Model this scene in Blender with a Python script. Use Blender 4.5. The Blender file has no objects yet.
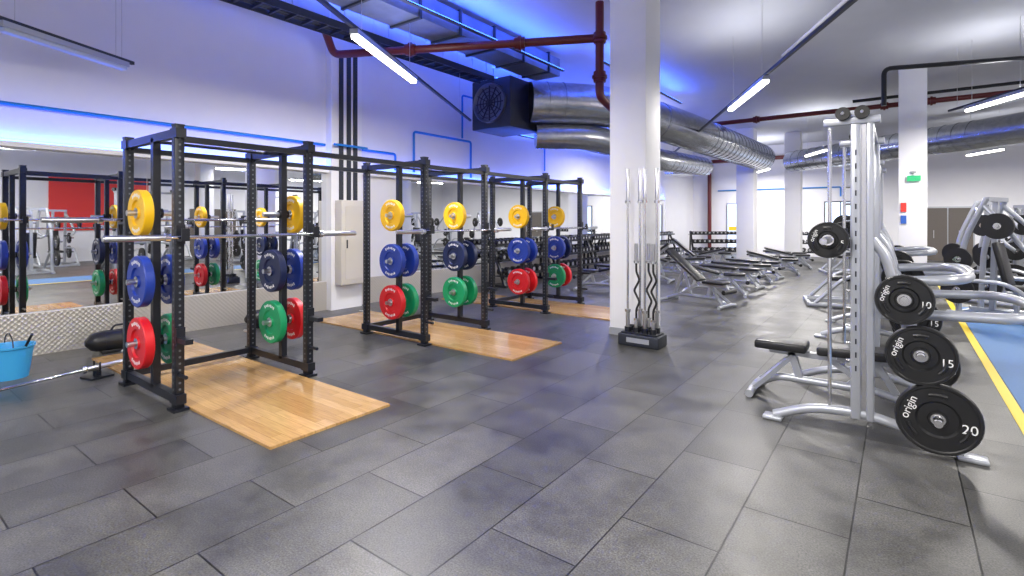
import bpy, bmesh, math, random
from mathutils import Vector, Matrix
random.seed(4)
scene=bpy.context.scene
scene.view_settings.view_transform='Standard'
scene.view_settings.look='None'
scene.view_settings.exposure=0.08

# ---------------------------------------------------------------- materials
def newmat(name):
    m=bpy.data.materials.new(name); m.use_nodes=True
    nt=m.node_tree; b=nt.nodes['Principled BSDF']
    return m,nt,b
def mat(name,col,rough=0.5,metal=0.0,noise=0.0,nscale=20,bump=0.0,emit=None,estr=0,coat=0):
    m,nt,b=newmat(name)
    b.inputs['Base Color'].default_value=(*col,1); b.inputs['Roughness'].default_value=rough
    b.inputs['Metallic'].default_value=metal
    b.inputs['Coat Weight'].default_value=coat
    if noise or bump:
        tc=nt.nodes.new('ShaderNodeTexCoord'); n=nt.nodes.new('ShaderNodeTexNoise'); n.inputs['Scale'].default_value=nscale
        n.inputs['Detail'].default_value=5
        nt.links.new(tc.outputs['Object'],n.inputs['Vector'])
        if noise:
            mx=nt.nodes.new('ShaderNodeMix'); mx.data_type='RGBA'
            mx.inputs[6].default_value=(*[max(0,c*(1-noise)) for c in col],1); mx.inputs[7].default_value=(*[min(1,c*(1+noise)) for c in col],1)
            nt.links.new(n.outputs['Fac'],mx.inputs[0]); nt.links.new(mx.outputs[2],b.inputs['Base Color'])
        if bump:
            bp=nt.nodes.new('ShaderNodeBump'); bp.inputs['Strength'].default_value=bump; bp.inputs['Distance'].default_value=0.01
            nt.links.new(n.outputs['Fac'],bp.inputs['Height']); nt.links.new(bp.outputs['Normal'],b.inputs['Normal'])
    if emit:
        b.inputs['Emission Color'].default_value=(*emit,1); b.inputs['Emission Strength'].default_value=estr
    return m
M={}
M['black']=mat('black_powdercoat',(0.007,0.009,0.016),0.36)
M['hole']=mat('hole_grey',(0.12,0.13,0.15),0.5)
M['rubber']=mat('black_rubber',(0.008,0.008,0.009),0.45,noise=.3)
M['vinyl']=mat('black_vinyl',(0.014,0.014,0.016),0.35,bump=.15,nscale=90)
M['steel']=mat('brushed_steel',(0.62,0.62,0.64),0.28,1.0,noise=.1,nscale=60)
M['silver']=mat('silver_paint',(0.45,0.47,0.52),0.30,0.4)
M['chrome']=mat('chrome',(0.8,0.8,0.82),0.12,1.0)
M['red']=mat('red_rubber',(0.66,0.010,0.018),0.42)
M['blue']=mat('blue_rubber',(0.013,0.045,0.33),0.42)
M['navy']=mat('navy_rubber',(0.007,0.016,0.075),0.42)
M['yellow']=mat('yellow_rubber',(0.90,0.52,0.006),0.42)
M['green']=mat('green_rubber',(0.005,0.31,0.12),0.42)
M['white']=mat('white_print',(0.85,0.85,0.85),0.5)
M['wall']=mat('white_wall_paint',(0.80,0.80,0.84),0.7,noise=.03,nscale=3,bump=.1)
M['ceil']=mat('ceiling_paint',(0.54,0.55,0.60),0.8,noise=.05,nscale=2,bump=.3)
M['col']=mat('column_paint',(0.84,0.84,0.87),0.6,noise=.02,nscale=4)
M['duct']=mat('galvanised_duct',(0.5,0.52,0.56),0.26,0.95,noise=.35,nscale=9,bump=.25)
M['darkduct']=mat('dark_metal',(0.035,0.04,0.055),0.45,0.4)
M['greyduct']=mat('grey_sheet_metal',(0.18,0.20,0.25),0.35,0.7,noise=.3,nscale=5)
M['redpipe']=mat('red_oxide_pipe',(0.11,0.009,0.011),0.4)
M['bluepipe']=mat('blue_pipe_paint',(0.01,0.20,0.60),0.4)
M['beige']=mat('beige_enamel',(0.60,0.57,0.51),0.45)
M['door']=mat('grey_brown_door',(0.11,0.095,0.085),0.5,noise=.1)
M['bucket']=mat('blue_plastic',(0.05,0.38,0.75),0.35)
M['track']=mat('blue_track_rubber',(0.07,0.18,0.40),0.6,noise=.12,nscale=40)
M['yline']=mat('yellow_line_paint',(0.85,0.62,0.03),0.5)
M['redpanel']=mat('red_panel',(0.75,0.04,0.03),0.5)
M['lit']=mat('lit_diffuser',(1,1,1),0.5,emit=(1,0.96,0.86),estr=12)
M['unlit']=mat('frosted_tube',(0.5,0.56,0.66),0.4)
M['bluelit']=mat('blue_led',(0.1,0.3,1),0.5,emit=(0.06,0.2,1.0),estr=12)
M['exit']=mat('green_sign',(0.02,0.35,0.13),0.5,emit=(0.02,0.5,0.18),estr=.4)
M['sblue']=mat('blue_sign',(0.03,0.12,0.5),0.5)
M['glow']=mat('window_daylight',(0.7,0.8,1),0.3,emit=(0.6,0.75,1.0),estr=1.2)
m,nt,b=newmat('mirror_glass'); b.inputs['Base Color'].default_value=(0.90,0.92,0.93,1); b.inputs['Metallic'].default_value=1; b.inputs['Roughness'].default_value=0.012; M['mirror']=m

# floor
m,nt,b=newmat('rubber_floor_tiles')
tc=nt.nodes.new('ShaderNodeTexCoord'); mp=nt.nodes.new('ShaderNodeMapping'); mp.inputs['Rotation'].default_value=(0,0,math.radians(90)); mp.inputs['Location'].default_value=(0.1,0.2,0)
br=nt.nodes.new('ShaderNodeTexBrick'); br.inputs['Scale'].default_value=1; br.inputs['Brick Width'].default_value=1.0; br.inputs['Row Height'].default_value=0.5
br.inputs['Mortar Size'].default_value=0.0055; br.inputs['Mortar Smooth'].default_value=0.4
br.inputs['Color1'].default_value=(0.046,0.046,0.044,1); br.inputs['Color2'].default_value=(0.080,0.079,0.075,1); br.inputs['Mortar'].default_value=(0.003,0.003,0.003,1)
nt.links.new(tc.outputs['Object'],mp.inputs['Vector']); nt.links.new(mp.outputs['Vector'],br.inputs['Vector'])
n1=nt.nodes.new('ShaderNodeTexNoise'); n1.inputs['Scale'].default_value=1.8; n1.inputs['Detail'].default_value=12; n1.inputs['Roughness'].default_value=.75
n2=nt.nodes.new('ShaderNodeTexNoise'); n2.inputs['Scale'].default_value=110; n2.inputs['Detail'].default_value=3
nt.links.new(tc.outputs['Object'],n1.inputs['Vector']); nt.links.new(tc.outputs['Object'],n2.inputs['Vector'])
mr=nt.nodes.new('ShaderNodeMapRange'); mr.inputs[1].default_value=.32; mr.inputs[2].default_value=.68; mr.inputs[3].default_value=.45; mr.inputs[4].default_value=1.75
nt.links.new(n1.outputs['Fac'],mr.inputs[0])
mr2=nt.nodes.new('ShaderNodeMapRange'); mr2.inputs[1].default_value=.3; mr2.inputs[2].default_value=.7; mr2.inputs[3].default_value=.5; mr2.inputs[4].default_value=1.5
nt.links.new(n2.outputs['Fac'],mr2.inputs[0])
mm=nt.nodes.new('ShaderNodeMath'); mm.operation='MULTIPLY'; nt.links.new(mr.outputs[0],mm.inputs[0]); nt.links.new(mr2.outputs[0],mm.inputs[1])
vm=nt.nodes.new('ShaderNodeVectorMath'); vm.operation='SCALE'; nt.links.new(br.outputs['Color'],vm.inputs[0]); nt.links.new(mm.outputs[0],vm.inputs['Scale'])
nt.links.new(vm.outputs[0],b.inputs['Base Color'])
mr3=nt.nodes.new('ShaderNodeMapRange'); mr3.inputs[1].default_value=.3; mr3.inputs[2].default_value=.7; mr3.inputs[3].default_value=.26; mr3.inputs[4].default_value=.52; nt.links.new(n1.outputs['Fac'],mr3.inputs[0]); nt.links.new(mr3.outputs[0],b.inputs['Roughness'])
bp=nt.nodes.new('ShaderNodeBump'); bp.inputs['Strength'].default_value=.3; bp.inputs['Distance'].default_value=.003
sub=nt.nodes.new('ShaderNodeMath'); sub.operation='SUBTRACT'; nt.links.new(n2.outputs['Fac'],sub.inputs[0]); 
mfac=nt.nodes.new('ShaderNodeMath'); mfac.operation='MULTIPLY'; mfac.inputs[1].default_value=1.5; nt.links.new(br.outputs['Fac'],mfac.inputs[0]); nt.links.new(mfac.outputs[0],sub.inputs[1])
nt.links.new(sub.outputs[0],bp.inputs['Height']); nt.links.new(bp.outputs['Normal'],b.inputs['Normal'])
M['floor']=m
# wood
m,nt,b=newmat('oak_planks')
tc=nt.nodes.new('ShaderNodeTexCoord'); br=nt.nodes.new('ShaderNodeTexBrick'); br.inputs['Scale'].default_value=1; br.inputs['Brick Width'].default_value=.9; br.inputs['Row Height'].default_value=.09
br.inputs['Mortar Size'].default_value=.001; br.inputs['Color1'].default_value=(0.44,0.25,0.09,1); br.inputs['Color2'].default_value=(0.58,0.36,0.15,1); br.inputs['Mortar'].default_value=(0.2,0.10,0.04,1)
nt.links.new(tc.outputs['Object'],br.inputs['Vector'])
mp=nt.nodes.new('ShaderNodeMapping'); mp.inputs['Scale'].default_value=(2,26,1); nz=nt.nodes.new('ShaderNodeTexNoise'); nz.inputs['Scale'].default_value=2.5; nz.inputs['Detail'].default_value=6
nt.links.new(tc.outputs['Object'],mp.inputs['Vector']); nt.links.new(mp.outputs['Vector'],nz.inputs['Vector'])
mr=nt.nodes.new('ShaderNodeMapRange'); mr.inputs[3].default_value=.6; mr.inputs[4].default_value=1.35; nt.links.new(nz.outputs['Fac'],mr.inputs[0])
vm=nt.nodes.new('ShaderNodeVectorMath'); vm.operation='SCALE'; nt.links.new(br.outputs['Color'],vm.inputs[0]); nt.links.new(mr.outputs[0],vm.inputs['Scale']); nt.links.new(vm.outputs[0],b.inputs['Base Color'])
b.inputs['Roughness'].default_value=.18
M['wood']=m
# tread plate
m,nt,b=newmat('tread_plate'); b.inputs['Metallic'].default_value=.6; b.inputs['Roughness'].default_value=.35; b.inputs['Base Color'].default_value=(.62,.59,.54,1)
tc=nt.nodes.new('ShaderNodeTexCoord')
mp=nt.nodes.new('ShaderNodeMapping'); mp.inputs['Rotation'].default_value=(math.radians(45),0,0)
vo=nt.nodes.new('ShaderNodeTexVoronoi'); vo.inputs['Scale'].default_value=24; vo.inputs['Randomness'].default_value=.05
nt.links.new(tc.outputs['Object'],mp.inputs['Vector']); nt.links.new(mp.outputs['Vector'],vo.inputs['Vector'])
bp=nt.nodes.new('ShaderNodeBump'); bp.inputs['Strength'].default_value=.8; bp.inputs['Distance'].default_value=.015; nt.links.new(vo.outputs['Distance'],bp.inputs['Height']); nt.links.new(bp.outputs['Normal'],b.inputs['Normal'])
M['tread']=m

# ---------------------------------------------------------------- mesh builder
class MB:
    def __init__(s): s.v=[];s.f=[];s.fm=[];s.mats=[]
    def mi(s,k):
        if k not in s.mats: s.mats.append(k)
        return s.mats.index(k)
    def add(s,vs,fs,k):
        o=len(s.v); s.v+= [tuple(v) for v in vs]; i=s.mi(k)
        for f in fs: s.f.append(tuple(o+a for a in f)); s.fm.append(i)
    def box(s,c,size,k,rot=None,bev=0):
        bm=bmesh.new(); bmesh.ops.create_cube(bm,size=1)
        bmesh.ops.scale(bm,vec=size,verts=bm.verts)
        if bev: bmesh.ops.bevel(bm,geom=list(bm.edges),offset=bev,segments=3,affect='EDGES',profile=.5)
        T=Matrix.Translation(c)
        if rot is not None: T=T@rot.to_4x4()
        bmesh.ops.transform(bm,matrix=T,verts=bm.verts)
        bm.verts.index_update()
        s.add([v.co for v in bm.verts],[[v.index for v in f.verts] for f in bm.faces],k); bm.free()
    def bx(s,x0,x1,y0,y1,z0,z1,k,bev=0): s.box(((x0+x1)/2,(y0+y1)/2,(z0+z1)/2),(abs(x1-x0),abs(y1-y0),abs(z1-z0)),k,bev=bev)
    def beam(s,p0,p1,w,h,k,bev=0):
        p0=Vector(p0);p1=Vector(p1);d=p1-p0
        x=d.normalized(); up=Vector((0,0,1))
        if abs(x.dot(up))>.95: up=Vector((0,1,0))
        y=up.cross(x).normalized(); z=x.cross(y)
        R=Matrix((x,y,z)).transposed()
        s.box((p0+p1)/2,(d.length,w,h),k,rot=R,bev=bev)
    def sweep(s,pts,radii,k,n=14,cap=True):
        pts=[Vector(p) for p in pts]
        t=(pts[1]-pts[0]).normalized()
        up=Vector((0,0,1)) if abs(t.z)<.9 else Vector((0,1,0))
        a=t.cross(up).normalized()
        vs=[];fs=[]
        for i,p in enumerate(pts):
            if i==0: t=(pts[1]-pts[0])
            elif i==len(pts)-1: t=pts[-1]-pts[-2]
            else: t=(pts[i+1]-p).normalized()+(p-pts[i-1]).normalized()
            if t.length<1e-6: t=pts[-1]-pts[0]
            t.normalize(); a=(a-t*a.dot(t)).normalized(); b=t.cross(a)
            r=radii[i] if isinstance(radii,(list,tuple)) else radii
            for j in range(n):
                th=2*math.pi*j/n; vs.append(p+(a*math.cos(th)+b*math.sin(th))*r)
        for i in range(len(pts)-1):
            for j in range(n):
                q=i*n+j;w=i*n+(j+1)%n
                fs.append((q,w,w+n,q+n))
        if cap: fs.append(tuple(reversed(range(n)))); fs.append(tuple(range(len(vs)-n,len(vs))))
        s.add(vs,fs,k)
    def cyl(s,p0,p1,r,k,n=16): s.sweep([p0,p1],r,k,n)
    def tube(s,pts,r,k,fillet=.1,n=12):
        pts=[Vector(p) for p in pts]; out=[pts[0]]
        for i in range(1,len(pts)-1):
            a,b,c=pts[i-1],pts[i],pts[i+1]
            l=min(fillet,(a-b).length*.49,(c-b).length*.49)
            pa=b+(a-b).normalized()*l; pc=b+(c-b).normalized()*l
            for q in range(7):
                t=q/6; out.append(pa*(1-t)**2+b*2*t*(1-t)+pc*t*t)
        out.append(pts[-1]); s.sweep(out,r,k,n)
    def lathe(s,prof,c,axis,k,n=40):
        ax=Vector(axis).normalized(); up=Vector((0,0,1)) if abs(ax.z)<.9 else Vector((1,0,0))
        a=ax.cross(up).normalized(); b=ax.cross(a); c=Vector(c); vs=[];fs=[]
        m=len(prof)
        for j in range(n):
            th=2*math.pi*j/n; d=a*math.cos(th)+b*math.sin(th)
            for (h,r) in prof: vs.append(c+ax*h+d*r)
        for j in range(n):
            for i in range(m):
                fs.append((j*m+i,j*m+(i+1)%m,((j+1)%n)*m+(i+1)%m,((j+1)%n)*m+i))
        s.add(vs,fs,k)
    def done(s,name,loc=(0,0,0),rotz=0,parent=None):
        me=bpy.data.meshes.new(name)
        me.from_pydata(s.v,[],s.f)
        for k in s.mats: me.materials.append(M[k])
        me.polygons.foreach_set('material_index',s.fm)
        me.polygons.foreach_set('use_smooth',[True]*len(s.f))
        bm=bmesh.new(); bm.from_mesh(me); bmesh.ops.recalc_face_normals(bm,faces=bm.faces); bm.to_mesh(me); bm.free()
        me.set_sharp_from_angle(angle=math.radians(32))
        ob=bpy.data.objects.new(name,me); scene.collection.objects.link(ob)
        ob.location=loc; ob.rotation_euler=(0,0,rotz)
        if parent: ob.parent=parent
        return ob
def dup(ob,name,loc,rot=None):
    o=bpy.data.objects.new(name,ob.data); scene.collection.objects.link(o); o.location=loc
    if rot is not None: o.rotation_euler=rot
    return o

# ---------------------------------------------------------------- room shell
XL,XR,YB,YE,H=-8.2,9.0,-5.0,26.0,5.0
def slab(name,x0,x1,y0,y1,z0,z1,k):
    b=MB(); b.bx(x0,x1,y0,y1,z0,z1,k); return b.done(name)
slab('floor',XL-.2,XR+.2,YB-.2,YE+.2,-.2,0,'floor')
slab('ceiling',XL-.2,XR+.2,YB-.2,YE+.2,H,H+.2,'ceil')
slab('wall_left',XL-.2,XL,YB,YE,0,H,'wall')
slab('wall_right',XR,XR+.2,YB,YE,0,H,'wall')
slab('wall_back',XL-.2,XR+.2,YE,YE+.2,0,H,'wall')
slab('wall_front',XL-.2,XR+.2,YB-.2,YB,0,H,'wall')
slab('baseboard_left',XL,XL+.02,YB,22,0.0,.5,'tread')
b=MB()
y=-4.8
while y<21.9:
    if not (5.2<y+.6<6.4): b.bx(XL,XL+.012,y,y+1.494,.52,2.42,'mirror')
    y+=1.5
b.done('wall_mirror')
b=MB(); b.bx(XL+.001,XL+.10,YB+.1,22,2.44,2.50,'wall'); b.bx(XL+.03,XL+.07,YB+.1,22,2.50,2.52,'bluelit'); b.done('led_light_ledge')
b=MB(); b.bx(XL,XL+.16,5.45,6.1,0,H,'col'); b.done('wall_pilaster')
b=MB(); b.bx(XL+.162,XL+.36,5.52,6.02,.45,1.95,'beige',bev=.01); b.bx(XL+.355,XL+.365,5.6,5.95,.55,1.85,'beige'); b.bx(XL+.36,XL+.38,5.62,5.64,1.1,1.25,'darkduct'); b.done('electrical_cabinet')
b=MB()
for yy in (5.64,5.80,5.94): b.bx(XL+.162,XL+.20,yy-.035,yy+.035,1.96,4.6,'darkduct')
b.done('cable_trunking')

def column(x0,y0,a,name='column'):
    b=MB(); b.bx(-a/2,a/2,-a/2,a/2,0,H,'col',bev=.006); b.bx(-a/2-.008,a/2+.008,-a/2-.008,a/2+.008,0,.1,'silver'); return b.done(name,(x0+a/2,y0+a/2,0))
column(-3.27,6.69,.53)
column(-.02,14.4,.5)
column(-4.9,20.6,.6); column(-3.6,22.6,.55)
column(5.5,9,.5); column(5.5,1,.5); column(5.5,17,.5)

# end wall features
b=MB()
b.bx(.7,2.26,YE-.06,YE-.001,0,2.12,'silver')
for x0 in (.75,1.5): b.bx(x0,x0+.71,YE-.09,YE-.05,.02,2.06,'door'); b.bx(x0+.3,x0+.32,YE-.12,YE-.09,.9,1.2,'steel')
b.done('door_1')
b=MB(); b.bx(-6.6,-5.5,YE-.05,YE,.1,2.4,'silver'); b.bx(-6.55,-5.55,YE-.07,YE-.05,.15,2.35,'glow'); b.bx(-6.07,-6.03,YE-.09,YE-.07,.15,2.35,'darkduct'); b.bx(-6.5,-5.6,YE-.08,YE-.07,1.1,1.3,'yline'); b.done('window_1')
b=MB(); b.bx(-2.6,-1.4,YE-.05,YE,0.8,2.4,'darkduct'); b.bx(-2.55,-1.45,YE-.06,YE-.05,.85,2.35,'glow'); b.bx(-2.02,-1.98,YE-.08,YE-.06,.85,2.35,'darkduct'); b.done('window_2')
b=MB(); b.bx(.13,.37,14.34,14.36,2.45,2.57,'exit'); b.cyl((.25,14.35,2.57),(.25,14.35,2.66),.008,'steel',8); b.bx(.21,.29,14.34,14.40,2.64,2.68,'steel'); b.done('exit_sign')
b=MB(); b.bx(.02,.12,14.37,14.395,1.78,1.98,'redpanel'); b.bx(.02,.12,14.37,14.395,1.52,1.70,'sblue'); b.done('fire_notice_sign')
b=MB(); b.bx(XR-.04,XR,5.2,8.4,1.2,3.3,'redpanel'); b.done('red_wall_panel')
b=MB(); b.bx(XR-.04,XR-.001,10,12,0,2.1,'door'); b.bx(XR-.05,XR-.04,10.98,11.02,0,2.1,'silver'); b.done('door_2')

b=MB(); b.bx(.83,2.3,-4.9,12.6,0,.004,'track'); b.done('running_track')
b=MB(); b.bx(.74,.82,-4.9,17,0,.005,'yline'); b.done('trim_floor_line')

# ---------------------------------------------------------------- plates
def bumper(k,R=.225,T=.06,hub='steel'):
    b=MB(); t=T/2
    prof=[(-t,.0265),(-t,.05),(-t*.55,.055),(-t*.55,R*.52),(-t,R*.56),(-t,R*.97),(-t*.8,R),(t*.8,R),(t,R*.97),(t,R*.56),(t*.55,R*.52),(t*.55,.055),(t,.05),(t,.0265)]
    b.lathe(prof,(0,0,0),(0,1,0),k)
    for sgn in (-1,1):
        b.lathe([(sgn*t*.5,.027),(sgn*(t+.002),.027),(sgn*(t+.002),.048),(sgn*t*.5,.048)],(0,0,0),(0,1,0),hub,24)
        for a0 in (math.pi/2,-math.pi/2):
            for i in range(-3,4):
                a=a0+i*.17; rr=R*.77
                R3=Matrix.Rotation(-a+math.pi/2,3,'Y')
                b.box((math.cos(a)*rr,sgn*(t+.0006),math.sin(a)*rr),(.016,.0012,.030 if i%2 else .022),'white',rot=R3)
    return b
PL={}
def plate(k,loc,R=.225,T=.06):
    key=(k,R,T)
    if key not in PL:
        o=bumper(k,R,T).done('weight_plate',loc); PL[key]=o; return o
    return dup(PL[key],'weight_plate',loc)
def grip_plate(label,loc,R,T=.045):
    key=('o',R,T)
    if key not in PL:
        b=MB(); t=T/2
        b.lathe([(-t,.0265),(-t,.05),(-t*.4,.055),(-t*.4,R*.46),(-t,R*.52),(-t,R*.88),(-t*1.25,R*.91),(-t*1.25,R*.97),(-t*.6,R),(t*.6,R),(t*1.25,R*.97),(t*1.25,R*.91),(t,R*.88),(t,R*.52),(t*.4,R*.46),(t*.4,.055),(t,.05),(t,.0265)],(0,0,0),(0,1,0),'rubber')
        b.lathe([(-t*.3,.027),(-t-.003,.027),(-t-.003,.040),(-t*.3,.040)],(0,0,0),(0,1,0),'chrome',24)
        for i in range(3):
            a=math.radians(90+120*i)
            pts=[(math.cos(a+d)*R*.70,-t-.002,math.sin(a+d)*R*.70) for d in [x*.05 for x in range(-6,7)]]
            b.sweep(pts,.012,'vinyl',8)
        PL[key]=b.done('weight_plate',loc); o=PL[key]
    else: o=dup(PL[key],'weight_plate',loc)
    for txt,an,sz,ro in ((label,-12,R*.36,0),('origin',160,R*.30,70)):
        cu=bpy.data.curves.new('plate_label','FONT'); cu.body=txt; cu.size=sz; cu.align_x='CENTER'; cu.align_y='CENTER'; cu.extrude=.0008
        cu.materials.append(M['white'])
        t=bpy.data.objects.new('plate_label',cu); scene.collection.objects.link(t); t.parent=o
        a=math.radians(an)
        t.location=(math.cos(a)*R*.70,-T/2-.002,math.sin(a)*R*.70)
        t.rotation_euler=(Matrix.Rotation(math.pi/2,3,'X')@Matrix.Rotation(math.radians(ro),3,'Z')).to_euler()
    return o

# ---------------------------------------------------------------- power racks
DX=.58; W=1.2; RX=-5.45
MX=.10
def power_rack(link):
    b=MB(); u=.072
    for sx in (-DX,DX):
        for sy in (-W/2,W/2):
            b.bx(sx-u/2,sx+u/2,sy-u/2,sy+u/2,0.021,2.4,'black',bev=.004)
            b.bx(sx-.07,sx+.07,sy-.06,sy+.06,0,.022,'black')
            for i in range(40):
                z=.18+i*.054
                b.cyl((sx+u/2-.002,sy,z),(sx+u/2+.0012,sy,z),.010,'hole',8)
                b.cyl((sx,sy-u/2-.0012,z),(sx,sy-u/2+.002,z),.010,'hole',8)
            b.bx(sx-.038,sx+.038,sy-.038,sy+.038,2.39,2.405,'black')
    for sy in (-W/2,W/2):
        for z in (.10,2.33): b.bx(-DX,DX,sy-.03,sy+.03,z-.035,z+.035,'black')
        b.bx(MX-.03,MX+.03,sy-.03,sy+.03,.1,2.33,'black')
        for z in (.52,1.06,1.66):
            b.cyl((MX,sy-.22,z),(MX,sy+.22,z),.0245,'steel',14)
            for sg in (-1,1): b.cyl((MX,sy+sg*.035,z),(MX,sy+sg*.05,z),.045,'black',14)
        for sx in (-DX,DX):
            for z in (.10,2.33): b.bx(sx-.065,sx+.065,sy-.040,sy+.040,z-.040,z+.040,'black')
    for sx in (-DX,DX): b.bx(sx-.028,sx+.028,-W/2,W/2+(1.59 if link else 0),2.26,2.31,'black')
    b.bx(-DX-.03,-DX+.03,-W/2,W/2,.07,.13,'black')
    b.cyl((.15,-W/2,2.34),(.15,W/2,2.34),.016,'black'); b.cyl((-.2,-W/2,2.34),(-.2,W/2,2.34),.016,'black')
    for sy in (-W/2,W/2):
        b.bx(DX+.04,DX+.055,sy-.035,sy+.035,1.40,1.56,'black')
        b.bx(DX+.04,DX+.15,sy-.03,sy+.03,1.425,1.440,'black')
        b.bx(DX+.14,DX+.155,sy-.03,sy+.03,1.43,1.53,'black')
        b.bx(DX+.04,DX+.055,sy-.035,sy+.035,.55,.70,'black')
        b.bx(DX+.04,DX+.22,sy-.03,sy+.03,.58,.62,'black')
        b.cyl((-DX-.04,sy,.3),(-DX-.16,sy,.3),.014,'steel',10)
        b.cyl((DX+.03,sy+.0,.3),(DX+.16,sy,.3),.016,'black',10)
    return b
def barbell_mesh(L=2.2):
    b=MB()
    h=L/2
    b.sweep([(0,-h,0),(0,-h+.01,0),(0,-h+.41,0),(0,-h+.411,0)],[.022,.025,.025,.025],'steel',16)
    b.sweep([(0,h,0),(0,h-.01,0),(0,h-.41,0),(0,h-.411,0)],[.022,.025,.025,.025],'steel',16)
    for sg in (-1,1):
        b.cyl((0,sg*(h-.41),0),(0,sg*(h-.445),0),.036,'chrome',18)
    b.cyl((0,-h+.42,0),(0,h-.42,0),.0145,'chrome',14)
    return b
bar0=None
RYs=[2.43,5.26,8.09]
for i,ry in enumerate(RYs):
    power_rack(i<2).done('power_rack',(RX,ry,0))
    if i==0: bar0=barbell_mesh(2.25).done('barbell',(RX+DX+.098,ry-.02,1.456))
    else: dup(bar0,'barbell',(RX+DX+.098,ry-.02,1.456))
    b=MB(); b.bx(-1.95,1.95,-.53,.53,0,.02,'wood'); b.done('lifting_platform',(-5.46,ry-.005,0))
dup(bar0,'barbell',(RX-DX-.10,RYs[0]-.1,1.60))
b=MB()
for y in(-.6,.6):
    b.bx(-.12,.015,y-.03,y+.03,-.045,-.02,'black'); b.bx(-.135,-.12,y-.03,y+.03,-.045,.05,'black')
b.done('barbell_hook',(RX-DX-.055,RYs[0],1.602))
cfg=[
 [('red','blue','yellow'),('green','blue',None),('green','navy',None),('red','blue','yellow')],
 [('red','blue','yellow'),('green','blue',None),('green','navy','yellow'),('green','navy',None)],
 [('red','blue','yellow'),('red','blue',None),('green','blue','yellow'),('red','navy',None)]]
for i,ry in enumerate(RYs):
    for j,yy in enumerate((-W/2-.115,-W/2+.115,W/2-.115,W/2+.115)):
        for z,c in zip((.52,1.06,1.66),cfg[i][j]):
            if c: plate(c,(RX+MX,ry+yy,z),.225 if z<1.6 else .205,.075)

# barbell on floor at left
o=dup(bar0,'barbell',(-6.35,.93,.10)); o.rotation_euler=(0,0,math.atan2(.27,1.03))
b=MB(); b.box((0,0,.01),(.2,.2,.02),'black'); b.beam((0,0,.02),(0,0,.07),.05,.05,'black'); b.tube([(-.05,0,.16),(-.05,0,.065),(.05,0,.065),(.05,0,.16)],.008,'black',.03); b.done('barbell_rest',(-6.55,1.72,0),rotz=.25)
b=MB(); 
b.lathe([(0,0.001),(0,.15),(.30,.19),(.31,.205),(.33,.205),(.33,.185),(.30,.175),(.012,.14),(.012,.001)],(0,0,0),(0,0,1),'bucket')
b.tube([(-.2,0,.31),(-.17,0,.40),(0,0,.46),(.17,0,.40),(.2,0,.31)],.006,'darkduct',.08)
b.cyl((-.1,.05,.05),(.30,.12,.46),.012,'darkduct')
b.done('bucket',(-7.25,1.18,0))
def sandbag(loc,rz):
    b=MB(); n=16; pts=[];rad=[]
    for i in range(n+1):
        t=i/n; q=abs(2*t-1); pts.append(((t-.5)*.8,0,.145)); rad.append(max(.03,.125*(1-q**6)**.5))
    b.sweep(pts,rad,'vinyl',20)
    for x in(-.2,.2): b.cyl((x-.02,0,.145),(x+.02,0,.145),.125,'black',20)
    b.tube([(-.15,0,.26),(-.12,0,.32),(.12,0,.32),(.15,0,.26)],.012,'black',.04)
    b.bx(-.25,.25,-.06,.06,0,.04,'vinyl',bev=.01)
    return b.done('sandbag',loc,rotz=rz)
sandbag((-7.66,2.3,0),1.5); sandbag((-7.62,4.15,0),1.5); sandbag((-7.25,4.2,0),1.65)

# ---------------------------------------------------------------- barbell storage stand
b=MB()
b.bx(-.27,.27,-.15,.15,0,.15,'darkduct',bev=.015); b.bx(-.24,.24,-.12,.12,.15,.17,'black',bev=.005)
for i,x in enumerate([-.17,-.055,.06,.17]):
    for y in (-.06,.06): b.lathe([(0,.031),(0,.042),(.06,.042),(.06,.031)],(x,y,.17),(0,0,1),'black',16)
b.box((0,-.152,.08),(.3,.006,.06),'silver')
b.done('barbell_storage_stand',(-2.64,6.33,0))
for i,(x,y) in enumerate([(-.17,-.06),(-.055,.06),(.06,-.06),(.17,.06)]):
    o=dup(bar0,'barbell',(-2.64+x,6.33+y,.175+.96)); o.rotation_euler=(math.pi/2,0,0)
def curlbar(loc):
    b=MB(); b.cyl((0,0,.0),(0,0,.22),.0245,'steel'); b.cyl((0,0,.98),(0,0,1.2),.0245,'steel'); b.cyl((0,0,.22),(0,0,.25),.034,'chrome'); b.cyl((0,0,.95),(0,0,.98),.034,'chrome')
    b.tube([(0,0,.25),(0,0,.36),(.045,0,.46),(-.03,0,.6),(.045,0,.74),(0,0,.84),(0,0,.95)],.014,'rubber',.03)
    return b.done('curl_barbell',loc)
curlbar((-2.64+.06,6.33+.06,.1)); curlbar((-2.64-.055,6.33-.06,.1)); curlbar((-2.64+.17,6.33-.06,.1))

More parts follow.
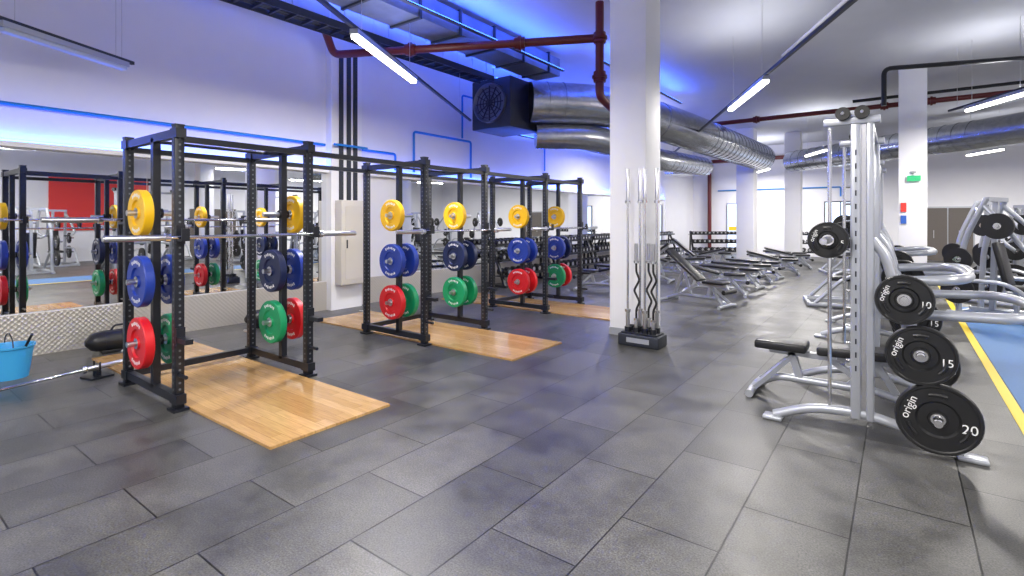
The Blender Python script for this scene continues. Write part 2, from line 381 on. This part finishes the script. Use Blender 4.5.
# ---------------------------------------------------------------- smith machine
def smith():
    b=MB(); L=1.32
    for y in (0,L):
        b.tube([(-.60,y-.02,.035),(-.35,y,.14),(0,y,.17),(.30,y,.10),(.56,y-.05,.035)],.036,'silver',.3)
        b.bx(-.68,-.54,y-.08,y+.04,0,.03,'silver',bev=.01); b.bx(.52,.68,y-.11,y+.01,0,.03,'silver',bev=.01)
        b.bx(-.085,-.018,y-.04,y+.04,.12,2.37,'silver',bev=.012)
        b.bx(.012,.062,y-.04,y+.04,.12,2.37,'silver',bev=.012)
        b.bx(-.02,.02,y-.02,y+.02,.12,2.35,'steel')
        for i in range(17): b.box((-.05,y-.041,.5+i*.1),(.010,.004,.04),'darkduct')
        for i in range(12): b.cyl((-.085,y,.55+i*.13),(-.115,y,.55+i*.13),.01,'chrome',8)
        b.bx(-.26,.10,y-.045,y+.045,2.31,2.37,'silver',bev=.01)
        b.cyl((-.22,y,.14),(-.22,y,2.33),.014,'chrome')
        b.bx(-.26,-.05,y-.03,y+.03,.13,.17,'silver',bev=.008)
        for x in (-.13,-.01): b.lathe([(-.02,.008),(-.02,.048),(-.01,.038),(.01,.038),(.02,.048),(.02,.008)],(x,y-.07,2.39),(0,1,0),'rubber',20); b.cyl((x,y-.1,2.39),(x,y+.0,2.39),.012,'chrome',8)
        b.bx(-.15,.03,y-.01,y+.01,2.36,2.42,'silver')
        b.tube([(.05,y,1.46),(.13,y,1.34),(.44,y,.08)],.035,'silver',.12)
        for x,z in ((.255,1.05),(.345,.68),(.435,.26)):
            b.cyl((x-.02,y,z),(x-.02,y+(-.25 if y==0 else .25),z),.0245,'chrome')
    for z,xb in ((.93,.98),(1.16,.62)):
        b.tube([(.20,0,z),(xb-.1,-.02,z+.03),(xb,.3,z+.03),(xb,L-.3,z+.03),(xb-.1,L+.02,z+.03),(.20,L,z)],.036,'silver',.22)
    b.bx(-.05,.05,0,L,2.31,2.36,'silver',bev=.01)
    b.cyl((-.22,-.42,1.45),(-.22,L+.42,1.45),.0145,'chrome')
    for y0,y1 in ((-.42,-.05),(L+.05,L+.42)): b.cyl((-.22,y0,1.45),(-.22,y1,1.45),.0245,'steel')
    for y in (0,L): b.cyl((-.22,y,1.38),(-.22,y,1.52),.03,'darkduct')
    return b
SX,SY=-.21,4.65
sm=smith().done('smith_machine',(SX,SY,0))
dup(sm,'smith_machine',(SX-.05,SY+3.6,0))
for k in range(2):
    X0=SX-(.05*k); Y0=SY+3.6*k
    for sgn,ys in ((-1,0),(1,1.32)):
        for (x,z,R,l) in ((.235,1.05,.17,'10'),(.325,.68,.20,'15'),(.415,.27,.235,'20')):
            grip_plate(l,(X0+x,Y0+ys+sgn*.16,z),R)
        grip_plate('5',(X0-.22,Y0+ys+sgn*.12,1.45),.135,.035)
    grip_plate('10',(X0+.235,Y0+1.32+.22,1.05),.17)

# ---------------------------------------------------------------- benches
def bench(incl,roller=True,th=.055):
    b=MB()
    b.tube([(-.62,0,.05),(-.45,0,.16),(.35,0,.16),(.62,0,.05)],.035,'silver',.12)
    for x,w in((-.62,.28),(.62,.34)): b.tube([(x,-w,.034),(x,-w*.5,.05),(x,w*.5,.05),(x,w,.034)],.032,'silver',.05); b.cyl((x,-w-.01,.034),(x,-w+.02,.034),.034,'silver'); b.cyl((x,w-.02,.034),(x,w+.01,.034),.034,'silver')
    b.beam((-.25,0,.16),(-.32,0,.40),.06,.06,'silver'); b.beam((.3,0,.16),(-.02,0,.38),.05,.05,'silver')
    b.beam((-.62 if roller else -.5,0,.40),(-.08,0,.39),.06,.05,'silver')
    b.box((-.40,0,.42+th/2),(.42,.28,th),'vinyl',bev=.02)
    a=math.radians(incl); c=Vector((-.14,0,.42+th/2)); R=Matrix.Rotation(-a,3,'Y')
    b.box(c+R@Vector((.47,0,0)),(.88,.28,th),'vinyl',rot=R,bev=.02)
    b.beam(c+R@Vector((.0,0,-th/2-.028)),c+R@Vector((.85,0,-th/2-.028)),.07,.05,'silver')
    for q in(.15,.7): b.box(c+R@Vector((q,0,-th/2-.008)),(.05,.24,.02),'silver',rot=R)
    p=c+R@Vector((.45,0,-.07)); b.beam((.45,0,.16),p,.05,.05,'silver'); b.beam((.1,0,.16),p,.04,.04,'silver')
    if roller: b.cyl((-.66,-.2,.3),(-.66,.2,.3),.04,'vinyl'); b.beam((-.6,0,.4),(-.66,0,.3),.04,.04,'silver')
    for sy in(-.28,.28): b.beam((-.62,sy*.6,.05),(-.3,0,.38),.04,.04,'silver')
    return b
bench(2,False,.075).done('weight_bench',(-.47,5.33,0)); 
bf=bench(2).done('weight_bench',(-3.2,14.35,0),rotz=3.3)
bi=bench(38).done('weight_bench',(-3.1,10.0,0),rotz=2.9)
bl15=bench(14).done('weight_bench',(-3.2,11.6,0),rotz=3.3)
yy=13.1
for i in range(7):
    if i!=1: 
        o=dup((bf,bl15)[i%2],'weight_bench',(-3.2+(i%2)*.25,yy,0)); o.rotation_euler=(0,0,math.pi+ (.25 if i%2 else -.1))
    yy+=1.25
yy=10.6
for i in range(8):
    o=dup((bl15,bf,bi)[i%3],'weight_bench',(-5.3,yy,0)); o.rotation_euler=(0,0,math.pi*(i%2)+.15); yy+=1.2

# ---------------------------------------------------------------- dumbbell racks
def dumbbell(b,x,y,z,r,l):
    b.cyl((x-l*.5,y,z),(x-l*.18,y,z),r,'rubber',12); b.cyl((x+l*.18,y,z),(x+l*.5,y,z),r,'rubber',12); b.cyl((x-l*.18,y,z),(x+l*.18,y,z),.016,'chrome',8)
    for s in(-1,1): b.cyl((x+s*l*.5,y,z),(x+s*(l*.5+.004),y,z),r*.6,'steel',12)
def db_rack():
    b=MB(); L=2.3
    for y in (-L/2+.05,L/2-.05):
        b.beam((-.28,y,.03),(.32,y,.03),.07,.06,'black'); b.beam((.26,y,.04),(-.16,y,1.12),.07,.06,'black'); b.beam((-.2,y,.04),(-.16,y,1.12),.05,.05,'black')
    for t,(x,z) in enumerate(((.18,.30),(.04,.66),(-.10,1.02))):
        b.box((x,0,z-.03),(.34,L,.02),'black'); b.box((x+.165,0,z-.015),(.015,L,.06),'black')
        n=9+t*2
        for i in range(n): dumbbell(b,x,-L/2+.13+i*(L-.26)/(n-1),z+.075-.02*t,.085-.012*t,.32-.03*t)
    return b
dr=db_rack().done('dumbbell_rack',(-7.7,10.8,0))
for i in range(1,5): dup(dr,'dumbbell_rack',(-7.7,10.8+2.45*i,0))
dup(dr,'dumbbell_rack',(-6.2,22.9,0),(0,0,-.9)); dup(dr,'dumbbell_rack',(-2.4,24.4,0),(0,0,-1.57))

# ---------------------------------------------------------------- plate loaded press machines
def press():
    b=MB()
    for y in(-.5,.5):
        b.tube([(-.7,y,.046),(.1,y,.046),(.75,y*.8,.046)],.042,'silver',.1)
        b.tube([(.6,y*.8,.04),(.55,y*.8,1.2),(.25,y*.7,1.95)],.042,'silver',.3)
        b.tube([(.30,y*.7,1.85),(.0,y*.9,1.5),(-.25,y*1.0,1.15),(-.30,y*.7,1.05)],.036,'silver',.2)
        b.cyl((-.30,y*.7,1.05),(-.30,y*.35,1.05),.02,'rubber')
        b.cyl((.0,y*.9,1.5),(.0,y*1.5,1.5),.024,'chrome')
        b.cyl((.57,y*.8,.45),(.57,y*1.3,.45),.024,'chrome'); b.cyl((.56,y*.8,.95),(.56,y*1.3,.95),.024,'chrome')
        b.tube([(.6,y*.8,.6),(-.1,y*1.05,.62),(-.6,y,.08)],.034,'silver',.25)
        sg=1 if y>0 else -1
        for (x,z,R,yo) in((0,1.5,.20,.68),(.57,.45,.225,.52),(.56,.95,.19,.52)):
            b.lathe([(-.025,.026),(-.025,R*.5),(-.012,R*.5),(-.012,R*.6),(-.025,R*.62),(-.025,R),(.025,R),(.025,.026)],(x,sg*yo,z),(0,1,0),'rubber',28)
            b.lathe([(-.027,.026),(-.027,.05),(.027,.05),(.027,.026)],(x,sg*yo,z),(0,1,0),'chrome',20)
    b.beam((.25,-.36,1.93),(.25,.36,1.93),.07,.07,'silver'); b.beam((.6,-.42,.06),(.6,.42,.06),.06,.06,'silver'); b.beam((-.7,-.5,.05),(-.7,.5,.05),.06,.06,'silver')
    b.beam((-.7,0,.06),(.6,0,.10),.07,.07,'silver'); b.beam((.0,0,.08),(.0,0,.46),.06,.06,'silver'); b.beam((.3,0,.1),(.25,0,1.93),.07,.07,'silver')
    b.box((-.12,0,.50),(.42,.36,.08),'vinyl',bev=.03)
    R=Matrix.Rotation(math.radians(-78),3,'Y'); b.box((.16,0,.88),(.72,.30,.08),'vinyl',rot=R,bev=.03)
    b.beam((.16,0,.8),(.3,0,.8),.05,.05,'silver')
    return b
pm=press().done('chest_press_machine',(1.60,13.6,0),rotz=2.6)
for x,y,r in((1.5,11.5,2.7),(2.6,15.3,2.9),(2.2,17.4,.4),(3.9,18.4,2.6),(3.0,20.2,3.3),(4.6,13.2,3.0),(4.4,10.0,3.0),(4.4,7.0,3.1),(4.4,3.8,3.1),(7.2,12,0),(7.2,8.6,0),(7.2,5,0),(6.8,16,0),(-1.2,18.5,.3),(-.75,11.6,0.2)):
    o=dup(pm,'chest_press_machine',(x,y,.004 if y<13 and .8<x<3 else 0)); o.rotation_euler=(0,0,r)

# ---------------------------------------------------------------- ceiling services
def pipe(name,pts,r,k,fillet=.12,flanges=()):
    b=MB(); b.tube(pts,r,k,fillet,14)
    for p,d in flanges:
        p=Vector(p); d=Vector(d).normalized(); b.cyl(p-d*.08,p+d*.08,r*1.45,k,14); b.cyl(p-d*.02,p+d*.02,r*1.8,k,14)
    return b.done(name)
def spiral(name,pts,r,k='duct',ribs=.35,fillet=.8):
    b=MB(); b.tube(pts,r,k,fillet,28)
    P=[Vector(p) for p in pts]
    for a,c in zip(P[:-1],P[1:]):
        L=(c-a).length; d=(c-a).normalized(); n=int(L/ribs)
        for i in range(1,n):
            q=a+d*(i*L/n)
            if 0<i*L/n<fillet and a is not P[0]: continue
            if L-i*L/n<fillet and c is not P[-1]: continue
            b.cyl(q-d*.012,q+d*.012,r*1.03,k,28)
    return b.done(name)
spiral('ventilation_duct',[(-6.43,9.25,4.15),(-5.2,10.6,4.15),(-4.3,13.2,3.85),(-4.0,20.5,3.85)],.45)
spiral('ventilation_duct',[(-6.43,9.5,3.45),(-5.4,10.4,3.45),(-4.9,12.2,3.1),(-5.0,17.0,3.3)],.28)
spiral('ventilation_duct',[(6.0,13.8,3.82),(2.4,17.4,3.82),(-3.3,22.2,3.82)],.38)
spiral('ventilation_duct',[(6.5,17.8,4.3),(2.4,21.4,4.3),(-3.0,25.2,4.3)],.3)
b=MB(); b.bx(-7.5,-6.45,8.6,9.7,3.55,4.6,'darkduct',bev=.02); b.lathe([(0,.03),(0,.36),(-.06,.40),(-.06,.42),(.02,.42),(.02,.03)],(-6.98,8.58,4.08),(0,1,0),'greyduct',32)
for i in range(12):
    a=i*math.pi/6; b.beam((-6.98,8.56,4.08),(-6.98+math.cos(a)*.37,8.56,4.08+math.sin(a)*.37),.015,.02,'darkduct')
for i in range(4): b.lathe([(-.01,.08*i+.07),(-.01,.08*i+.085),(0.0,.08*i+.085),(0.0,.08*i+.07)],(-6.98,8.55,4.08),(0,1,0),'darkduct',32)
for x in(-7.3,-6.6): b.cyl((x,9.1,4.6),(x,9.1,4.999),.012,'steel',8)
b.done('air_handling_unit')
b=MB(); b.bx(-6.1,-5.5,2.4,9.0,4.5,4.85,'greyduct')
for i in range(8): b.bx(-6.13,-5.47,2.6+i*.85,2.64+i*.85,4.47,4.88,'darkduct')
for i in range(4): b.cyl((-5.8,3+i*1.8,4.85),(-5.8,3+i*1.8,4.999),.01,'steel',6)
b.done('rectangular_duct')
b=MB()
for x in(-7.2,-6.82): b.bx(x,x+.02,2.0,8.5,4.50,4.61,'darkduct')
for i in range(26): b.bx(-7.2,-6.8,2.1+i*.25,2.13+i*.25,4.52,4.55,'darkduct')
for i in range(8): b.cyl((-7.19,2.3+i*.85,4.55),(-7.19,2.3+i*.85,4.999),.008,'steel',6); b.cyl((-6.81,2.3+i*.85,4.55),(-6.81,2.3+i*.85,4.999),.008,'steel',6)
for x in (-7.12,-7.05,-6.97,-6.9): b.cyl((x,2,4.57),(x,8.5,4.57),.02,'rubber',8)
b.done('cable_tray')
b=MB(); b.bx(-6.6,-5.4,17.8,19.0,3.2,3.6,'duct',bev=.02); b.bx(-6.4,-5.6,17.78,17.8,3.25,3.5,'darkduct')
for x in(-6.5,-5.5): b.cyl((x,18.4,3.6),(x,18.4,4.999),.012,'steel',8)
b.done('air_conditioning_unit')
dd=Vector((3.85,2.0,0.02))
pipe('red_sprinkler_pipe',[(-7.45,1.0,4.85),(-7.45,4.9,4.75),(-7.6,5.2,4.37),(-3.75,7.2,4.40)],.065,'redpipe',.12,[((-6.4,5.82,4.38),dd),((-4.8,6.65,4.39),dd),((-7.45,4.0,4.77),(0,1,0))])
pipe('red_sprinkler_pipe',[(-3.70,7.22,4.95),(-3.70,7.22,3.5),(-3.70,7.6,3.4)],.065,'redpipe',.1,[((-3.70,7.22,4.4),(0,0,1)),((-3.70,7.22,3.8),(0,0,1))])
pipe('red_sprinkler_pipe',[(-6.5,15.7,4.4),(5,15.7,4.4)],.06,'redpipe',.1,[((-.3,15.7,4.4),(1,0,0)),((.6,15.7,4.4),(1,0,0)),((-3.2,15.7,4.4),(1,0,0))])
pipe('red_sprinkler_pipe',[(-7.35,25.8,0),(-7.35,25.8,4.4),(-4,25.8,4.4)],.09,'redpipe',.2)
pipe('black_conduit',[(-.22,11.2,3.6),(-.22,11.2,4.25),(2.4,12.3,4.3)],.04,'black')
pipe('black_conduit',[(-1.0,16.5,4.75),(6,16.5,4.75)],.04,'black')
pipe('grey_conduit',[(1.6,5.0,4.93),(-1.9,11.7,4.93)],.025,'wall'); pipe('grey_conduit',[(1.75,5.0,4.93),(-1.75,11.7,4.93)],.02,'darkduct')
xw=XL+.05
pipe('blue_wall_pipe',[(xw,-4.8,2.93),(xw,5.4,2.93)],.022,'bluepipe')
pipe('blue_wall_pipe',[(xw+.2,5.45,2.93),(xw+.2,6.15,2.93)],.022,'bluepipe')
pipe('blue_wall_pipe',[(xw,6.15,2.93),(xw,7.0,2.93),(xw,7.0,2.6)],.022,'bluepipe',.06)
pipe('blue_wall_pipe',[(xw,7.5,2.6),(xw,7.5,3.45),(xw,9.3,3.45),(xw,9.3,2.6)],.026,'bluepipe',.06)
pipe('blue_wall_pipe',[(xw,9.0,3.5),(xw,9.0,4.5),(xw,12.5,4.5),(xw,12.5,3.0)],.022,'bluepipe',.06)
pipe('blue_wall_pipe',[(-7,YE-.05,3.0),(-2,YE-.05,3.0),(-2,YE-.05,2.6)],.03,'bluepipe',.06)

# light fittings
D3=Vector((-.465,.885,0)).normalized()
def fixture(p,L=1.7,lit=True,power=110,name='linear_light_fitting',d=D3,track=None):
    p=Vector(p); ang=math.atan2(d.y,d.x)
    e=MB(); h=L/2
    if track: e.bx(-track[0],track[1],-.022,.022,.06,.10,'darkduct')
    e.bx(-h,h,-.05,.05,.0,.06,'silver'); e.bx(-h+.02,h-.02,-.045,.045,-.045,0,'lit' if lit else 'unlit',bev=.01)
    for x in ([-h*.8,h*.8]+([-track[0]*.8,track[1]*.8] if track else [])): e.cyl((x,0,.06),(x,0,H-p.z-.001),.004,'steel',6)
    ob=e.done(name,p,rotz=ang)
    if lit:
        la=bpy.data.lights.new('tube_lamp','AREA'); la.shape='RECTANGLE'; la.size=L-.1; la.size_y=.08; la.energy=power; la.color=(1,.955,.89)
        lo=bpy.data.objects.new('tube_lamp',la); scene.collection.objects.link(lo); lo.parent=ob; lo.location=(0,0,-.05)
        la=bpy.data.lights.new('tube_uplamp','AREA'); la.shape='RECTANGLE'; la.size=L-.1; la.size_y=.08; la.energy=power*.13; la.color=(.95,.96,1)
        lo=bpy.data.objects.new('tube_uplamp',la); scene.collection.objects.link(lo); lo.parent=ob; lo.location=(0,0,.125); lo.rotation_euler=(math.pi,0,0)
    return ob
fixture((-5.40,4.52,3.7),2.0,power=150,track=(4.0,4.6))
fixture((-2.08,9.42,3.7),2.1,power=160,track=(5.5,9.0))
fixture((-7.4,1.7,3.5),1.4,lit=False,track=(1.0,.8))
fixture((1.35,12.5,3.7),1.4,power=160,track=(1.4,1.2))
fixture((2.1,21.6,3.7),1.5,power=250); fixture((-2.1,18.65,3.7),1.5,power=210); fixture((-6.3,14.6,3.7),1.5,power=130)
fixture((-4.6,23.9,3.7),1.5,power=230); fixture((4.6,20.5,3.7),1.5,power=220)  # extra far-end fittings, added to brighten the end wall
fixture((-1.3,1.2,3.7),2,power=200); fixture((-4.0,-1.8,3.7),2,power=190); fixture((2.0,-2.5,3.7),2,power=150)
fixture((3.6,4.0,3.7),2,power=180); fixture((5.2,10.5,3.7),2,power=180); fixture((6.6,1.5,3.7),2,power=150); fixture((7.2,14.8,3.6),2,power=160)
def bl(name,loc,sx,sy,e,rot,par=None):
    la=bpy.data.lights.new(name,'AREA'); la.shape='RECTANGLE'; la.size=sx; la.size_y=sy; la.energy=e; la.color=(.03,.10,1.0)
    lo=bpy.data.objects.new(name,la); scene.collection.objects.link(lo); lo.location=loc; lo.rotation_euler=rot
    if par: lo.parent=par
    return lo
bl('led_strip_lamp',(XL+.05,4.5,2.53),.04,13,70,(math.pi,math.radians(12),0))
bl('led_strip_lamp',(XL+.05,16.5,2.53),.04,11,130,(math.pi,math.radians(12),0))
def strip(x,y0,y1,z,e):  # invented blue strip and lamp, added above ducts and tray to tint the ceiling
    L=y1-y0
    b=MB(); b.bx(-.03,.03,-L/2,L/2,0,.02,'darkduct'); b.bx(-.02,.02,-L/2,L/2,.02,.03,'bluelit')
    o=b.done('added_blue_strip',(x,(y0+y1)/2,z)); bl('added_blue_lamp',(0,0,.035),.04,L,e,(math.pi,0,0),o)
strip(-7.0,2.3,8.4,4.62,75)
strip(-5.3,2.6,8.8,4.52,110)
strip(-6.9,8.7,9.6,4.61,35)
strip(-4.6,9.0,13.6,4.65,55)
strip(-7.6,10.2,16.5,3.7,130)

w=bpy.data.worlds.new('world'); scene.world=w; w.use_nodes=True; w.node_tree.nodes['Background'].inputs[0].default_value=(.5,.6,.8,1); w.node_tree.nodes['Background'].inputs[1].default_value=.3

cam=bpy.data.cameras.new('camera'); co=bpy.data.objects.new('camera',cam); scene.collection.objects.link(co)
co.location=(0,0,1.6); co.rotation_euler=(math.pi/2,0,math.radians(36.7)); cam.sensor_width=36; cam.lens=520/1024*36; cam.shift_y=-68/1024; cam.clip_start=.05
scene.camera=co
